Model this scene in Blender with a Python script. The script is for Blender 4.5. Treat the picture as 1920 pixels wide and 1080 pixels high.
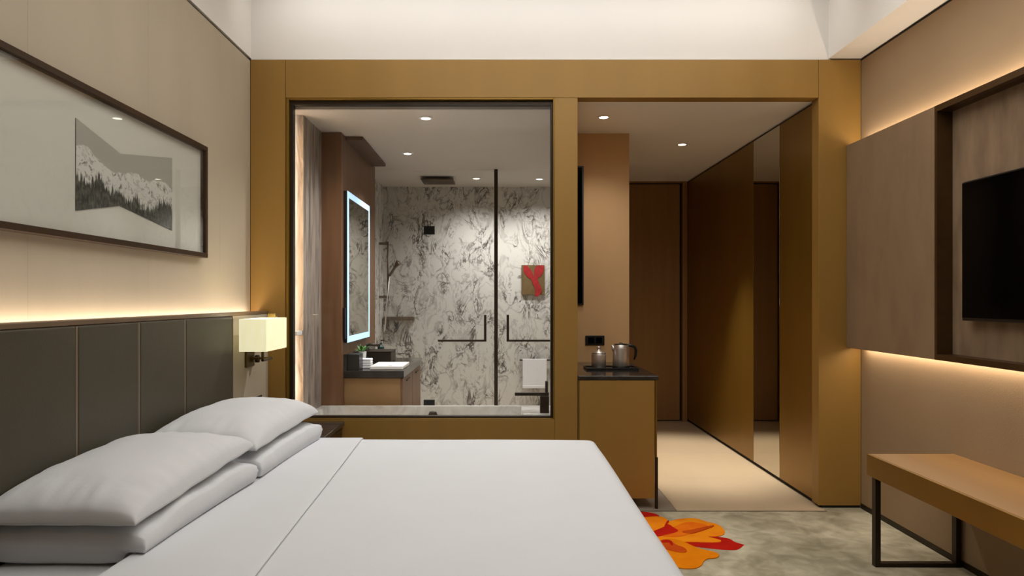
import bpy, bmesh, math, random
from mathutils import Vector, noise as mnoise
random.seed(7)
scene = bpy.context.scene
C = scene.collection
for o in list(bpy.data.objects): bpy.data.objects.remove(o)

# ------------------------------------------------------------------ camera
CAMZ = 1.257; F = 1280.0; VX, VY = 940.0, 562.0
cam = bpy.data.cameras.new('camera'); camo = bpy.data.objects.new('camera', cam); C.objects.link(camo)
camo.location = (0, 0, CAMZ); camo.rotation_euler = (math.pi/2, 0, 0)
cam.sensor_width = 36; cam.lens = 36*F/1920; cam.shift_x = (960-VX)/1920; cam.shift_y = (VY-540)/1920
cam.clip_start = 0.02
scene.camera = camo

# ------------------------------------------------------------------ world, exposure
w = bpy.data.worlds.new('world'); scene.world = w; w.use_nodes = True
w.node_tree.nodes['Background'].inputs[0].default_value = (1, .93, .85, 1)
w.node_tree.nodes['Background'].inputs[1].default_value = 0.0
vs = scene.view_settings
vs.view_transform = 'Standard'; vs.look = 'None'; vs.exposure = 0.0; vs.gamma = 1.0; vs.use_curve_mapping = False

# light strengths (watts)
P_CEILING = 30; P_WASH = 6.4; P_COVE_HEAD = 6.2; P_COVE_TV = 6.2
P_BATH = 95; P_SHOWER = 90; P_ENTRY = 60; P_SCONCE = 1.0; P_NICHE = 15
NEUTRAL = (.92, .965, 1); BATHW = (.965, .975, 1); WARM = (1, .87, .70); SOFTWARM = (1, .915, .80)

# ------------------------------------------------------------------ helpers
def px(x, y, d): return Vector(((x-VX)*d/F, d, CAMZ-(y-VY)*d/F))
def floorpx(x, y):
    d = CAMZ*F/(y-VY); return ((x-VX)*d/F, d)
def s2l(c):
    return tuple(((v/255)/12.92 if v/255 <= .04045 else ((v/255+.055)/1.055)**2.4) for v in c[:3]) + (1,)

def bx(bm, x0, x1, y0, y1, z0, z1, b=0.0, seg=1):
    g = bmesh.ops.create_cube(bm, size=1)
    vs_ = g['verts']
    for v in vs_:
        v.co = Vector(((x0+x1)/2+v.co.x*(x1-x0), (y0+y1)/2+v.co.y*(y1-y0), (z0+z1)/2+v.co.z*(z1-z0)))
    if b > 0:
        es = list({e for v in vs_ for e in v.link_edges})
        bmesh.ops.bevel(bm, geom=es, offset=b, segments=seg, profile=.5, affect='EDGES')
    return bm
def box(x0, x1, y0, y1, z0, z1, b=0.0, seg=1): return bx(bmesh.new(), x0, x1, y0, y1, z0, z1, b, seg)
def lathe(bm, cx, cy, prof, n=32):
    rings = []
    for r, z in prof:
        rings.append([bm.verts.new((cx+r*math.cos(2*math.pi*i/n), cy+r*math.sin(2*math.pi*i/n), z)) for i in range(n)])
    for a, b_ in zip(rings, rings[1:]):
        for i in range(n): bm.faces.new((a[i], a[(i+1) % n], b_[(i+1) % n], b_[i]))
    bm.faces.new(list(reversed(rings[0]))); bm.faces.new(rings[-1])
    return bm
def tube(bm, pts, r, n=12):
    pts = [Vector(p) for p in pts]; rings = []
    for i, p in enumerate(pts):
        t = (pts[min(i+1, len(pts)-1)]-pts[max(i-1, 0)]).normalized()
        up = Vector((0, 0, 1)) if abs(t.z) < .9 else Vector((1, 0, 0))
        a = t.cross(up).normalized(); b_ = t.cross(a).normalized()
        rr = r[i] if isinstance(r, (list, tuple)) else r
        rings.append([bm.verts.new(p+a*rr*math.cos(2*math.pi*k/n)+b_*rr*math.sin(2*math.pi*k/n)) for k in range(n)])
    for A, B in zip(rings, rings[1:]):
        for k in range(n): bm.faces.new((A[k], A[(k+1) % n], B[(k+1) % n], B[k]))
    bm.faces.new(rings[0]); bm.faces.new(list(reversed(rings[-1])))
    bmesh.ops.recalc_face_normals(bm, faces=bm.faces)
    return bm
def worldloc(o):
    v = Vector((0, 0, 0))
    while o: v += o.location; o = o.parent
    return v
def mesh(name, bm, mat, parent=None, smooth=False, own_origin=True):
    """bmesh in world coordinates -> one object (a child, or a top-level mesh with its origin at its base)"""
    me = bpy.data.meshes.new(name)
    if parent is not None: org = worldloc(parent); loc = Vector((0, 0, 0))
    else:
        cs = [v.co for v in bm.verts]
        org = Vector(((min(c.x for c in cs)+max(c.x for c in cs))/2, (min(c.y for c in cs)+max(c.y for c in cs))/2, min(c.z for c in cs)))
        loc = org
    for v in bm.verts: v.co -= org
    bm.to_mesh(me); bm.free()
    if smooth:
        for p in me.polygons: p.use_smooth = True
    o = bpy.data.objects.new(name, me); C.objects.link(o); o.location = loc
    o.data.materials.append(mat)
    if parent is not None: o.parent = parent
    return o
def tag(o, label, cat=None, group=None, kind=None):
    o['label'] = label
    if cat: o['category'] = cat
    if group: o['group'] = group
    if kind: o['kind'] = kind
    return o
def thing(name, label, cat, loc, group=None, kind=None):
    o = bpy.data.objects.new(name, None); C.objects.link(o); o.location = loc; o.empty_display_size = .1
    return tag(o, label, cat, group, kind)
def struct(name, bm, mat, label, cat, parent=None):
    o = mesh(name, bm, mat, parent)
    return tag(o, label, cat, None, 'structure')
def light_area(name, loc, size, power, color, rot, parent, spread=math.pi):
    l = bpy.data.lights.new(name, 'AREA'); l.shape = 'RECTANGLE'; l.size, l.size_y = size
    l.energy = power; l.color = color; l.spread = spread
    o = bpy.data.objects.new(name, l); C.objects.link(o)
    o.rotation_euler = rot
    o.parent = parent; o.location = Vector(loc)-worldloc(parent)
    return o
def light_spot(name, loc, power, color, angle, blend, parent, radius=.03):
    l = bpy.data.lights.new(name, 'SPOT'); l.energy = power; l.color = color
    l.spot_size = math.radians(angle); l.spot_blend = blend; l.shadow_soft_size = radius
    o = bpy.data.objects.new(name, l); C.objects.link(o); o.parent = parent
    o.location = Vector(loc)-worldloc(parent)
    return o

# ------------------------------------------------------------------ materials
def mat_base(name):
    m = bpy.data.materials.new(name); m.use_nodes = True
    nt = m.node_tree; return m, nt, nt.nodes['Principled BSDF']
def N(nt, t, **kw):
    n = nt.nodes.new(t)
    for k, v in kw.items(): setattr(n, k, v)
    return n
def mat(name, col, rough=.5, metal=0.0, var=.06, scale=12, stretch=(1, 1, 1), bump=0.0, bscale=None, spec=.5, coat=0, col2=None, detail=4, sheen=0, linear=False):
    """procedural material: noise varies the colour a little and gives fine relief"""
    m, nt, p = mat_base(name)
    c = col+(1,) if linear and len(col) == 3 else s2l(col)
    if col2: c2 = s2l(col2); c1 = c
    else:
        c1 = tuple(max(0, v*(1-var)) for v in c[:3])+(1,); c2 = tuple(min(1, v*(1+var)) for v in c[:3])+(1,)
    tc = N(nt, 'ShaderNodeTexCoord'); mp = N(nt, 'ShaderNodeMapping'); mp.inputs['Scale'].default_value = stretch
    nt.links.new(tc.outputs['Object'], mp.inputs[0])
    nz = N(nt, 'ShaderNodeTexNoise'); nz.inputs['Scale'].default_value = scale; nz.inputs['Detail'].default_value = detail
    nt.links.new(mp.outputs[0], nz.inputs['Vector'])
    r = N(nt, 'ShaderNodeValToRGB'); r.color_ramp.elements[0].color = c1; r.color_ramp.elements[1].color = c2
    r.color_ramp.elements[0].position = .3; r.color_ramp.elements[1].position = .7
    nt.links.new(nz.outputs[0], r.inputs[0]); nt.links.new(r.outputs[0], p.inputs['Base Color'])
    p.inputs['Roughness'].default_value = rough; p.inputs['Metallic'].default_value = metal
    p.inputs['Specular IOR Level'].default_value = spec; p.inputs['Coat Weight'].default_value = coat
    p.inputs['Sheen Weight'].default_value = sheen
    if bump > 0:
        n2 = N(nt, 'ShaderNodeTexNoise'); n2.inputs['Scale'].default_value = bscale or scale*4; n2.inputs['Detail'].default_value = 5
        nt.links.new(mp.outputs[0], n2.inputs['Vector'])
        b = N(nt, 'ShaderNodeBump'); b.inputs['Strength'].default_value = bump; b.inputs['Distance'].default_value = .01
        nt.links.new(n2.outputs[0], b.inputs['Height']); nt.links.new(b.outputs[0], p.inputs['Normal'])
    return m
def emit(name, col, strength):
    m, nt, p = mat_base(name)
    p.inputs['Base Color'].default_value = s2l(col); p.inputs['Emission Color'].default_value = s2l(col)
    p.inputs['Emission Strength'].default_value = strength; p.inputs['Roughness'].default_value = .6
    return m
def glass(name, tint=(1, 1, 1), ior=1.3, rough=0.0):
    """clear pane: transmits straight through, mirrors by the Fresnel law"""
    m, nt, p = mat_base(name); nt.nodes.remove(p)
    out = nt.nodes['Material Output']
    t = N(nt, 'ShaderNodeBsdfTransparent'); t.inputs[0].default_value = tint+(1,)
    g = N(nt, 'ShaderNodeBsdfGlossy'); g.inputs['Roughness'].default_value = rough
    ge = N(nt, 'ShaderNodeNewGeometry'); dt = N(nt, 'ShaderNodeVectorMath', operation='DOT_PRODUCT')
    nt.links.new(ge.outputs['Normal'], dt.inputs[0]); nt.links.new(ge.outputs['Incoming'], dt.inputs[1])
    ab = N(nt, 'ShaderNodeMath', operation='ABSOLUTE'); nt.links.new(dt.outputs['Value'], ab.inputs[0])
    om = N(nt, 'ShaderNodeMath', operation='SUBTRACT'); om.inputs[0].default_value = 1; nt.links.new(ab.outputs[0], om.inputs[1])
    pw = N(nt, 'ShaderNodeMath', operation='POWER'); pw.inputs[1].default_value = 5; nt.links.new(om.outputs[0], pw.inputs[0])
    f0 = ((ior-1)/(ior+1))**2
    f = N(nt, 'ShaderNodeMath', operation='MULTIPLY_ADD'); f.inputs[1].default_value = 1-f0; f.inputs[2].default_value = f0; nt.links.new(pw.outputs[0], f.inputs[0])
    mx = N(nt, 'ShaderNodeMixShader')
    nt.links.new(f.outputs[0], mx.inputs[0]); nt.links.new(t.outputs[0], mx.inputs[1]); nt.links.new(g.outputs[0], mx.inputs[2])
    nt.links.new(mx.outputs[0], out.inputs[0]); return m
def marble(name, base, vein, scale=1.6, sharp=.07, rough=.25, seed=0.0, stretch=(1, 1, .7), amount=1.0):
    m, nt, p = mat_base(name)
    tc = N(nt, 'ShaderNodeTexCoord'); mp = N(nt, 'ShaderNodeMapping'); mp.inputs['Scale'].default_value = stretch
    mp.inputs['Location'].default_value = (seed, seed*.7, seed*1.3); mp.inputs['Rotation'].default_value = (0, .35, .2)
    nt.links.new(tc.outputs['Object'], mp.inputs[0])
    def vein_layer(sc, wid, dist):
        n = N(nt, 'ShaderNodeTexNoise'); n.inputs['Scale'].default_value = sc; n.inputs['Detail'].default_value = 7
        n.inputs['Roughness'].default_value = .62; n.inputs['Distortion'].default_value = dist
        nt.links.new(mp.outputs[0], n.inputs['Vector'])
        a = N(nt, 'ShaderNodeMath', operation='SUBTRACT'); a.inputs[1].default_value = .5; nt.links.new(n.outputs[0], a.inputs[0])
        b = N(nt, 'ShaderNodeMath', operation='ABSOLUTE'); nt.links.new(a.outputs[0], b.inputs[0])
        r = N(nt, 'ShaderNodeMapRange'); r.inputs['From Min'].default_value = 0; r.inputs['From Max'].default_value = wid
        r.inputs['To Min'].default_value = 1; r.inputs['To Max'].default_value = 0; nt.links.new(b.outputs[0], r.inputs[0])
        return r.outputs[0]
    v1 = vein_layer(scale, sharp, 1.1); v2 = vein_layer(scale*2.6, sharp*.8, .6)
    msk = N(nt, 'ShaderNodeTexNoise'); msk.inputs['Scale'].default_value = scale*1.3; msk.inputs['Detail'].default_value = 3
    nt.links.new(mp.outputs[0], msk.inputs['Vector'])
    mr = N(nt, 'ShaderNodeMapRange'); mr.inputs['From Min'].default_value = .42; mr.inputs['From Max'].default_value = .62
    nt.links.new(msk.outputs[0], mr.inputs[0])
    m2 = N(nt, 'ShaderNodeMath', operation='MULTIPLY'); nt.links.new(v2, m2.inputs[0]); nt.links.new(mr.outputs[0], m2.inputs[1])
    m1 = N(nt, 'ShaderNodeMath', operation='MULTIPLY'); nt.links.new(v1, m1.inputs[0]); 
    ad = N(nt, 'ShaderNodeMath', operation='ADD'); ad.inputs[1].default_value = .35; nt.links.new(mr.outputs[0], ad.inputs[0]); nt.links.new(ad.outputs[0], m1.inputs[1])
    mxm = N(nt, 'ShaderNodeMath', operation='MAXIMUM'); nt.links.new(m1.outputs[0], mxm.inputs[0]); nt.links.new(m2.outputs[0], mxm.inputs[1])
    am = N(nt, 'ShaderNodeMath', operation='MULTIPLY'); am.inputs[1].default_value = amount; am.use_clamp = True; nt.links.new(mxm.outputs[0], am.inputs[0])
    mix = N(nt, 'ShaderNodeMix', data_type='RGBA'); mix.inputs[6].default_value = s2l(base); mix.inputs[7].default_value = s2l(vein)
    nt.links.new(am.outputs[0], mix.inputs[0]); nt.links.new(mix.outputs[2], p.inputs['Base Color'])
    p.inputs['Roughness'].default_value = rough
    return m

M = {}
M['wall'] = mat('beige_wallcovering', (180, 167, 145), .75, var=.04, scale=3, stretch=(1, 1, .3), bump=.08, bscale=160)
M['wall_r'] = mat('taupe_wallcovering', (154, 129, 98), .75, var=.04, scale=3, bump=.08, bscale=160)
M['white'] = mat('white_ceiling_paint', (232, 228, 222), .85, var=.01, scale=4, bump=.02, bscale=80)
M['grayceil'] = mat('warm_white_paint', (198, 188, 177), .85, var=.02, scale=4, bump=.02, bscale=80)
M['gold'] = mat('champagne_gold_laminate', (151, 115, 52), .5, metal=.15, var=.05, scale=6, stretch=(1, 1, .08), bump=.02, bscale=90)
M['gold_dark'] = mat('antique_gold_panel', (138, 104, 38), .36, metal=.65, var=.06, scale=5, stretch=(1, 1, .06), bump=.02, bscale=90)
M['bronze'] = mat('dark_bronze', (82, 60, 34), .35, metal=.6, var=.08, scale=20)
M['bronze_dark'] = mat('blackened_bronze', (48, 36, 22), .4, metal=.5, var=.08, scale=20)
M['rail'] = mat('brushed_taupe_metal', (120, 104, 88), .4, metal=.5, var=.08, scale=20)
M['gap'] = mat('black_shadow_gap', (14, 11, 9), .8, var=.1)
M['leather'] = mat('dark_olive_leather', (70, 64, 49), .42, var=.07, scale=4, bump=.12, bscale=220, spec=.4)
M['leather_trim'] = mat('taupe_metal_strip', (128, 112, 92), .35, metal=.4, var=.05, scale=20)
M['cap'] = mat('brown_wood_cap', (112, 90, 66), .45, var=.1, scale=10, stretch=(6, 1, 6))
M['linen'] = mat('white_cotton_sheet', (218, 220, 223), .85, var=.012, scale=5, bump=.05, bscale=240, sheen=.15)
M['pillow'] = mat('white_cotton_pillowcase', (217, 218, 220), .88, var=.015, scale=6, bump=.10, bscale=26, sheen=.15)
M['bedbase'] = mat('grey_bed_base_fabric', (96, 88, 78), .9, var=.1, scale=60, bump=.2)
M['fabric'] = mat('taupe_woven_panel', (132, 107, 79), .85, var=.09, scale=9, stretch=(1, 1, .4), bump=.15, bscale=130, detail=8)
M['fabric2'] = mat('taupe_patterned_panel', (140, 116, 90), .8, col2=(112, 90, 66), scale=14, stretch=(1, 1, .3), bump=.15, bscale=110, detail=8)
M['black'] = mat('black_plastic', (16, 16, 17), .35, var=.1)
M['screen'] = mat('black_glass_screen', (3, 3, 4), .12, var=.1, spec=.05)
M['steel'] = mat('brushed_steel', (214, 208, 202), .36, metal=.9, var=.05, scale=30, stretch=(1, 1, 12))
M['brass'] = mat('dark_brass', (98, 80, 40), .35, metal=.8, var=.08, scale=20)
M['oak'] = mat('honey_oak_veneer', (146, 109, 62), .45, col2=(132, 96, 51), scale=5, stretch=(1, .12, 6), bump=.03, detail=8)
M['stone_dark'] = mat('polished_dark_stone', (52, 47, 42), .12, var=.35, scale=14, detail=8)
M['niche'] = mat('tan_niche_panel', (196, 160, 114), .6, var=.04, scale=5, stretch=(1, 1, .2), bump=.04)
M['door'] = mat('brown_door_veneer', (142, 106, 60), .45, metal=.15, var=.08, scale=5, stretch=(4, 4, .15))
M['mirror'] = mat('silvered_mirror', (205, 200, 188), .02, metal=1, var=.005)
M['wood_red'] = mat('walnut_veneer', (120, 84, 54), .45, col2=(104, 70, 42), scale=7, stretch=(3, 3, .25), bump=.03, detail=8)
M['wood_dark'] = mat('dark_walnut_canopy', (92, 66, 44), .5, var=.12, scale=7, stretch=(3, .3, 3), detail=8)
M['vanity'] = mat('tan_vanity_panel', (140, 108, 68), .45, var=.05, scale=6, stretch=(.3, 1, 3))
M['marble'] = marble('veined_white_marble', (206, 199, 190), (86, 77, 70), 4.6, .038, .22, 3.1, (1.3, 1, .75), .9)
M['marble_grey'] = marble('grey_vertical_marble', (172, 160, 147), (112, 100, 92), 3.5, .12, .3, 9.2, (3, 3, .35))
M['marble_warm'] = marble('cream_marble', (228, 216, 200), (160, 124, 100), 7, .04, .3, 5.2, (1, 1, .7))
M['tub'] = marble('pale_grey_tub_stone', (206, 202, 194), (168, 160, 150), 2.2, .10, .2, 1.7)
M['ceramic'] = mat('white_ceramic', (235, 232, 226), .18, var=.01)
M['towel'] = mat('white_terry_towel', (236, 232, 232), .95, var=.03, scale=60, bump=.4, bscale=300)
M['glass'] = glass('clear_window_glass', (.97, .975, .97), 1.16)
M['shower_glass'] = glass('clear_shower_glass', (.93, .935, .92), 1.2)
M['picture_glass'] = glass('picture_glazing', (.98, .98, .97), 1.45)
M['mat_board'] = mat('pale_grey_mat_board', (212, 210, 200), .9, var=.015, scale=3)
M['picture_frame'] = mat('dark_walnut_frame', (60, 42, 24), .6, spec=.2, var=.12, scale=9, stretch=(3, .3, 3))
M['led_white'] = emit('led_lens_white', (255, 246, 232), 9)
M['led_warm'] = emit('led_strip_warm', (255, 214, 160), 2.5)
M['led_blue'] = emit('mirror_led_band', (180, 218, 248), .85)
M['diffuser'] = emit('added_light_diffuser', (255, 246, 234), 1.0)
M['leaf'] = mat('green_leaf', (70, 110, 40), .5, var=.3, scale=40)
M['red'] = mat('red_paint', (150, 16, 16), .6, var=.3, scale=40)
M['art_gold'] = mat('bronze_canvas', (104, 82, 48), .5, var=.2, scale=25)
M['tile'] = mat('honed_beige_stone', (206, 186, 156), .28, var=.05, scale=2.2, stretch=(1, .5, 1), detail=8)
M['tile_border'] = mat('grey_beige_border_stone', (150, 138, 124), .4, var=.05, scale=3)
M['teal'] = mat('dark_teal_bottle', (40, 62, 58), .25, var=.1)

def carpet_mat():
    m, nt, p = mat_base('grey_olive_mottled_carpet')
    tc = N(nt, 'ShaderNodeTexCoord')
    n1 = N(nt, 'ShaderNodeTexNoise'); n1.inputs['Scale'].default_value = 2.0; n1.inputs['Detail'].default_value = 6; n1.inputs['Distortion'].default_value = 1.2
    n2 = N(nt, 'ShaderNodeTexNoise'); n2.inputs['Scale'].default_value = 9; n2.inputs['Detail'].default_value = 8; n2.inputs['Distortion'].default_value = .8
    n3 = N(nt, 'ShaderNodeTexNoise'); n3.inputs['Scale'].default_value = 320; n3.inputs['Detail'].default_value = 2
    for n in (n1, n2, n3): nt.links.new(tc.outputs['Object'], n.inputs['Vector'])
    a = N(nt, 'ShaderNodeMath', operation='MULTIPLY_ADD'); a.inputs[1].default_value = .38; nt.links.new(n2.outputs[0], a.inputs[0])
    b = N(nt, 'ShaderNodeMath', operation='MULTIPLY'); b.inputs[1].default_value = .62; nt.links.new(n1.outputs[0], b.inputs[0]); nt.links.new(b.outputs[0], a.inputs[2])
    r = N(nt, 'ShaderNodeValToRGB'); e = r.color_ramp.elements
    e[0].position = .36; e[0].color = s2l((138, 132, 110)); e[1].position = .64; e[1].color = s2l((206, 200, 176))
    x = r.color_ramp.elements.new(.48); x.color = s2l((168, 161, 138))
    nt.links.new(a.outputs[0], r.inputs[0]); nt.links.new(r.outputs[0], p.inputs['Base Color'])
    p.inputs['Roughness'].default_value = .95; p.inputs['Specular IOR Level'].default_value = .1
    bp = N(nt, 'ShaderNodeBump'); bp.inputs['Strength'].default_value = .4; bp.inputs['Distance'].default_value = .004
    nt.links.new(n3.outputs[0], bp.inputs['Height']); nt.links.new(bp.outputs[0], p.inputs['Normal'])
    return m
M['carpet'] = carpet_mat()

def shade_mat():
    m, nt, p = mat_base('lit_fabric_lamp_shade')
    tc = N(nt, 'ShaderNodeTexCoord'); nz = N(nt, 'ShaderNodeTexNoise'); nz.inputs['Scale'].default_value = 60
    mp = N(nt, 'ShaderNodeMapping'); mp.inputs['Scale'].default_value = (1, 1, .1)
    nt.links.new(tc.outputs['Object'], mp.inputs[0]); nt.links.new(mp.outputs[0], nz.inputs['Vector'])
    r = N(nt, 'ShaderNodeValToRGB'); r.color_ramp.elements[0].color = s2l((226, 220, 170)); r.color_ramp.elements[1].color = s2l((244, 240, 206))
    nt.links.new(nz.outputs[0], r.inputs[0]); nt.links.new(r.outputs[0], p.inputs['Base Color']); nt.links.new(r.outputs[0], p.inputs['Emission Color'])
    p.inputs['Emission Strength'].default_value = .62; p.inputs['Roughness'].default_value = .9
    return m
M['shade'] = shade_mat()

# ------------------------------------------------------------------ room dimensions
XL, XR, D = -1.514, 2.170, 4.117          # left wall, right wall, gold frame front plane
ZC = 2.704                                # soffit / top of gold frame
ZT = 3.16                                 # tray ceiling
YB = -1.6                                 # wall behind the camera
WX0, WX1, WZ0, WZ1 = -1.293, .3215, .5335, 2.476     # bathroom window
EX0, EX1 = .46, 1.920                     # entry opening
DEND = 7.06; ZE = 2.480; ZB = 2.430; BD = 7.10; SG = 6.15

# ------------------------------------------------------------------ structure: floor
floor = struct('floor', bx(bx(box(XL-.1, XR+.1, YB-.1, 4.052, -.06, 0), XL-.1, EX0-.001, 4.052, D+.085, -.06, 0), EX1+.016, XR+.1, 4.052, D+.085, -.06, 0), M['carpet'], 'grey olive mottled carpet with an orange flower motif', 'floor')
fl2 = thing('floor_entry', 'pale beige stone floor of the entry corridor', 'floor', (1.4, 5.5, 0), kind='structure')
mesh('border_strip', box(EX0, 1.045, 4.06, 4.9, -.05, -.001), M['tile_border'], fl2)
ys = [4.06, 4.81, 5.56, 6.31, 7.25]
for a, b in zip(ys, ys[1:]):
    mesh('tile', box(1.047, EX1+.0145, a+.0008, b-.0008, -.05, 0, .0008), M['tile'], fl2)
mesh('subfloor', box(EX0, 1.045, 4.905, 7.25, -.05, -.002), M['tile'], fl2)
mesh('threshold', box(EX0, EX1+.015, 4.0525, 4.060, -.05, .002), M['bronze'], fl2)
struct('floor_bathroom', box(-1.5, .46, 4.2, 7.3, -.06, 0), M['marble_warm'], 'marble floor of the bathroom behind the glass', 'floor')

# structure: left wall with its covering panels
wl = thing('wall_left', 'beige wallcovering panels above the dark headboard', 'wall', (XL, 2, 0), kind='structure')
mesh('backing', box(XL-.12, XL-.016, YB, 4.3, 0, ZC+.012), M['gap'], wl)
e = [YB, -.798, -.053, .692, 1.437, 2.182, 2.927, 3.672, D-.002]
for a, b in zip(e, e[1:]):
    mesh('wall_panel', box(XL-.016, XL, a+.0004, b-.0004, 0, ZC-.006, .0004), M['wall'], wl)
# right wall
wr = thing('wall_right', 'taupe wallcovering wall behind the television panel', 'wall', (XR, 2, 0), kind='structure')
mesh('wall_panel', box(XR, XR+.1, YB, D, 0.03, ZC-.006), M['wall_r'], wr)
mesh('shadow_gap', box(XR+.006, XR+.1, YB, D, ZC-.006, ZC+.01), M['gap'], wr)
struct('baseboard_right', box(XR-.004, XR+.1, YB, D-.001, 0, .029), M['bronze_dark'], 'thin dark baseboard along the taupe wall', 'baseboard')
struct('wall_front', box(XL-.1, XR+.1, YB-.1, YB, 0, ZT), M['wall_r'], 'plain taupe wall behind the viewer', 'wall')

# back wall: gold frame panels
wb = thing('wall_back', 'champagne gold panelled frame around bathroom window and entry', 'wall', (0.3, D, 0), kind='structure')
g = .0012
mesh('gold_panel', box(XL+.001, WX0-.009-g, D, D+.09, .016, ZC, .001), M['gold'], wb)
mesh('gold_panel', box(WX0-.009+g, EX1-.007-g, D, D+.09, WZ1, ZC, .001), M['gold'], wb)
mesh('gold_panel', box(EX1-.007+g, XR-.002, D, D+.09, .016, ZC, .001), M['gold'], wb)
mesh('gold_panel', box(WX1, EX0, D, D+.09, .022, WZ1-g, .001), M['gold'], wb)
mesh('gold_panel', box(WX0-.009+g, WX1-g, D, D+.09, .022, WZ0, .001), M['gold'], wb)
mesh('joint_backing', box(XL, EX0-.02, D+.02, D+.085, 0, WZ0-.01), M['gap'], wb)
mesh('joint_backing', box(EX1+.01, XR, D+.02, D+.085, 0, ZC-.01), M['gap'], wb)
struct('baseboard_back', box(EX1+.02, XR-.005, D+.008, D+.019, 0, .016), M['gap'], 'black recessed plinth below the right gold post', 'baseboard')

# bathroom window
win = thing('window_1', 'large bathroom window with bronze frame in the gold wall', 'window', ((WX0+WX1)/2, D+.03, WZ0), kind='structure')
for nm, a in (('jamb', (WX0-.007, WX0+.008, D+.004, D+.08, WZ0, WZ1)), ('jamb', (WX1-.008, WX1, D+.004, D+.08, WZ0, WZ1)),
              ('head', (WX0+.008, WX1-.008, D+.004, D+.08, WZ1-.010, WZ1)), ('sill', (WX0+.008, WX1-.008, D+.004, D+.08, WZ0, WZ0+.006))):
    mesh(nm, box(*a, .001), M['gold_dark'], win)
i0, i1, k0, k1 = WX0+.008, WX1-.008, WZ0+.006, WZ1-.010
for nm, a in (('inner_jamb', (i0, i0+.020, D+.03, D+.075, k0, k1)), ('inner_jamb', (i1-.014, i1, D+.03, D+.075, k0, k1)),
              ('inner_head', (i0+.020, i1-.014, D+.03, D+.075, k1-.024, k1)), ('inner_sill', (i0+.020, i1-.014, D+.03, D+.075, k0, k0+.010))):
    mesh(nm, box(*a, .001), M['bronze_dark'], win)
mesh('pane', box(i0+.018, i1-.012, D+.046, D+.054, k0+.009, k1-.022), M['glass'], win)

# ceiling tray (rises above the frame, out of the top of the picture)
ce = thing('ceiling', 'bright white raised ceiling tray above the gold frame', 'ceiling', (0, 2, ZC), kind='structure')
mesh('ceiling_slab', box(XL-.1, XR+.1, YB-.1, D+.3, ZT, ZT+.08), M['white'], ce)
mesh('upstand', box(XL, 1.99, D+.012, D+.12, ZC+.001, ZT), M['white'], ce)
mesh('upstand', box(XL-.1, XL, YB, D+.12, ZC+.013, ZT), M['white'], ce)
mesh('soffit', box(1.977, XR+.1, YB, D+.12, ZC+.01, ZT), M['white'], ce)
mesh('lit_line_bead', box(XL+.002, 1.975, D+.004, D+.012, ZC+.001, ZC+.012, .002), M['white'], ce)  # white bead stands in for the bright lit line above the gold frame

# entry corridor
struct('ceiling_entry', box(EX0-.02, XR, D+.09, DEND+.2, ZE, ZE+.1), M['white'], 'low warm white ceiling of the entry corridor', 'ceiling')
wn = struct('wall_niche', box(EX0+.001, .94, 5.02, 5.10, 0, ZE), M['niche'], 'tan panel at the back of the minibar niche', 'wall')
struct('wall_entry_left', box(.88, .94, 5.101, DEND, 0, ZE), M['niche'], 'tan side wall of the entry corridor', 'wall')
struct('wall_niche_side', box(.41, EX0, D+.091, 5.02, 0, ZE-.001), M['niche'], 'tan side wall between minibar niche and bathroom', 'wall')
struct('wall_entry_end', box(.86, 2.1, DEND+.05, DEND+.15, 0, ZE), M['gap'], 'dark end wall around the entrance door', 'wall')
dr = thing('door_1', 'tall dark brown entrance door at the end of the corridor', 'door', (1.4, DEND, 0), kind='structure')
mesh('door_leaf', box(.985, 1.846, DEND, DEND+.045, .012, 2.452, .002), M['door'], dr)
mesh('door_jamb', box(1.868, 1.918, DEND-.02, DEND+.045, 0, ZE-.001, .001), M['door'], dr)
mesh('door_jamb', box(.941, .970, DEND-.02, DEND+.045, 0, ZE-.001, .001), M['door'], dr)
mesh('door_head', box(.970, 1.868, DEND-.012, DEND+.045, 2.462, ZE-.001, .001), M['door'], dr)

wd = thing('wardrobe', 'full height gold wardrobe front with a narrow mirror strip', 'wardrobe', (1.95, 5.5, 0))
mesh('carcass', box(1.935, 2.10, D+.10, DEND-.03, 0, ZE-.002), M['gap'], wd)
mesh('gold_door', box(EX1, 1.934, D+.0915, 4.709, .026, 2.462, .001), M['gold_dark'], wd)
mesh('mirror_door', box(EX1, 1.934, 4.713, 5.199, .026, 2.462, .001), M['mirror'], wd)
mesh('gold_door', box(EX1, 1.934, 5.203, DEND-.022, .026, 2.462, .001), M['gold_dark'], wd)

# ------------------------------------------------------------------ bathroom shell
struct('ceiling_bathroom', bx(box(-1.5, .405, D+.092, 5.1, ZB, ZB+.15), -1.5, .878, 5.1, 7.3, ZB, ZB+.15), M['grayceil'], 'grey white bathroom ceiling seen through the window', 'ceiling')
struct('wall_bathroom_back', box(-1.4, .88, BD, BD+.1, 0, ZB), M['marble'], 'brown veined white marble wall at the back of the shower', 'wall')
struct('wall_shower_left', box(-1.33, -1.226, 6.05, BD, 0, ZB), M['marble'], 'veined marble side wall of the shower', 'wall')
struct('wall_bathroom_right', box(.84, .878, 5.145, BD, 0, ZB), M['marble'], 'marble wall on the far right side of the bathroom', 'wall')
struct('wall_bathroom_near_right', box(.385, .405, D+.091, 5.10, 0, ZB), M['marble'], 'marble wall beside the bathtub faucet', 'wall')
struct('wall_bathroom_jog', box(.406, .84, 5.102, 5.14, 0, ZB), M['marble'], 'marble return wall at the bathroom corner', 'wall')
wbl = thing('wall_bathroom_left', 'marble clad left wall of the bathroom with a small lit niche', 'wall', (-1.28, 4.4, 0), kind='structure')
mesh('niche_back', box(-1.40, -1.34, D+.091, 4.45, 0, ZB), M['marble_warm'], wbl)
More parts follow.
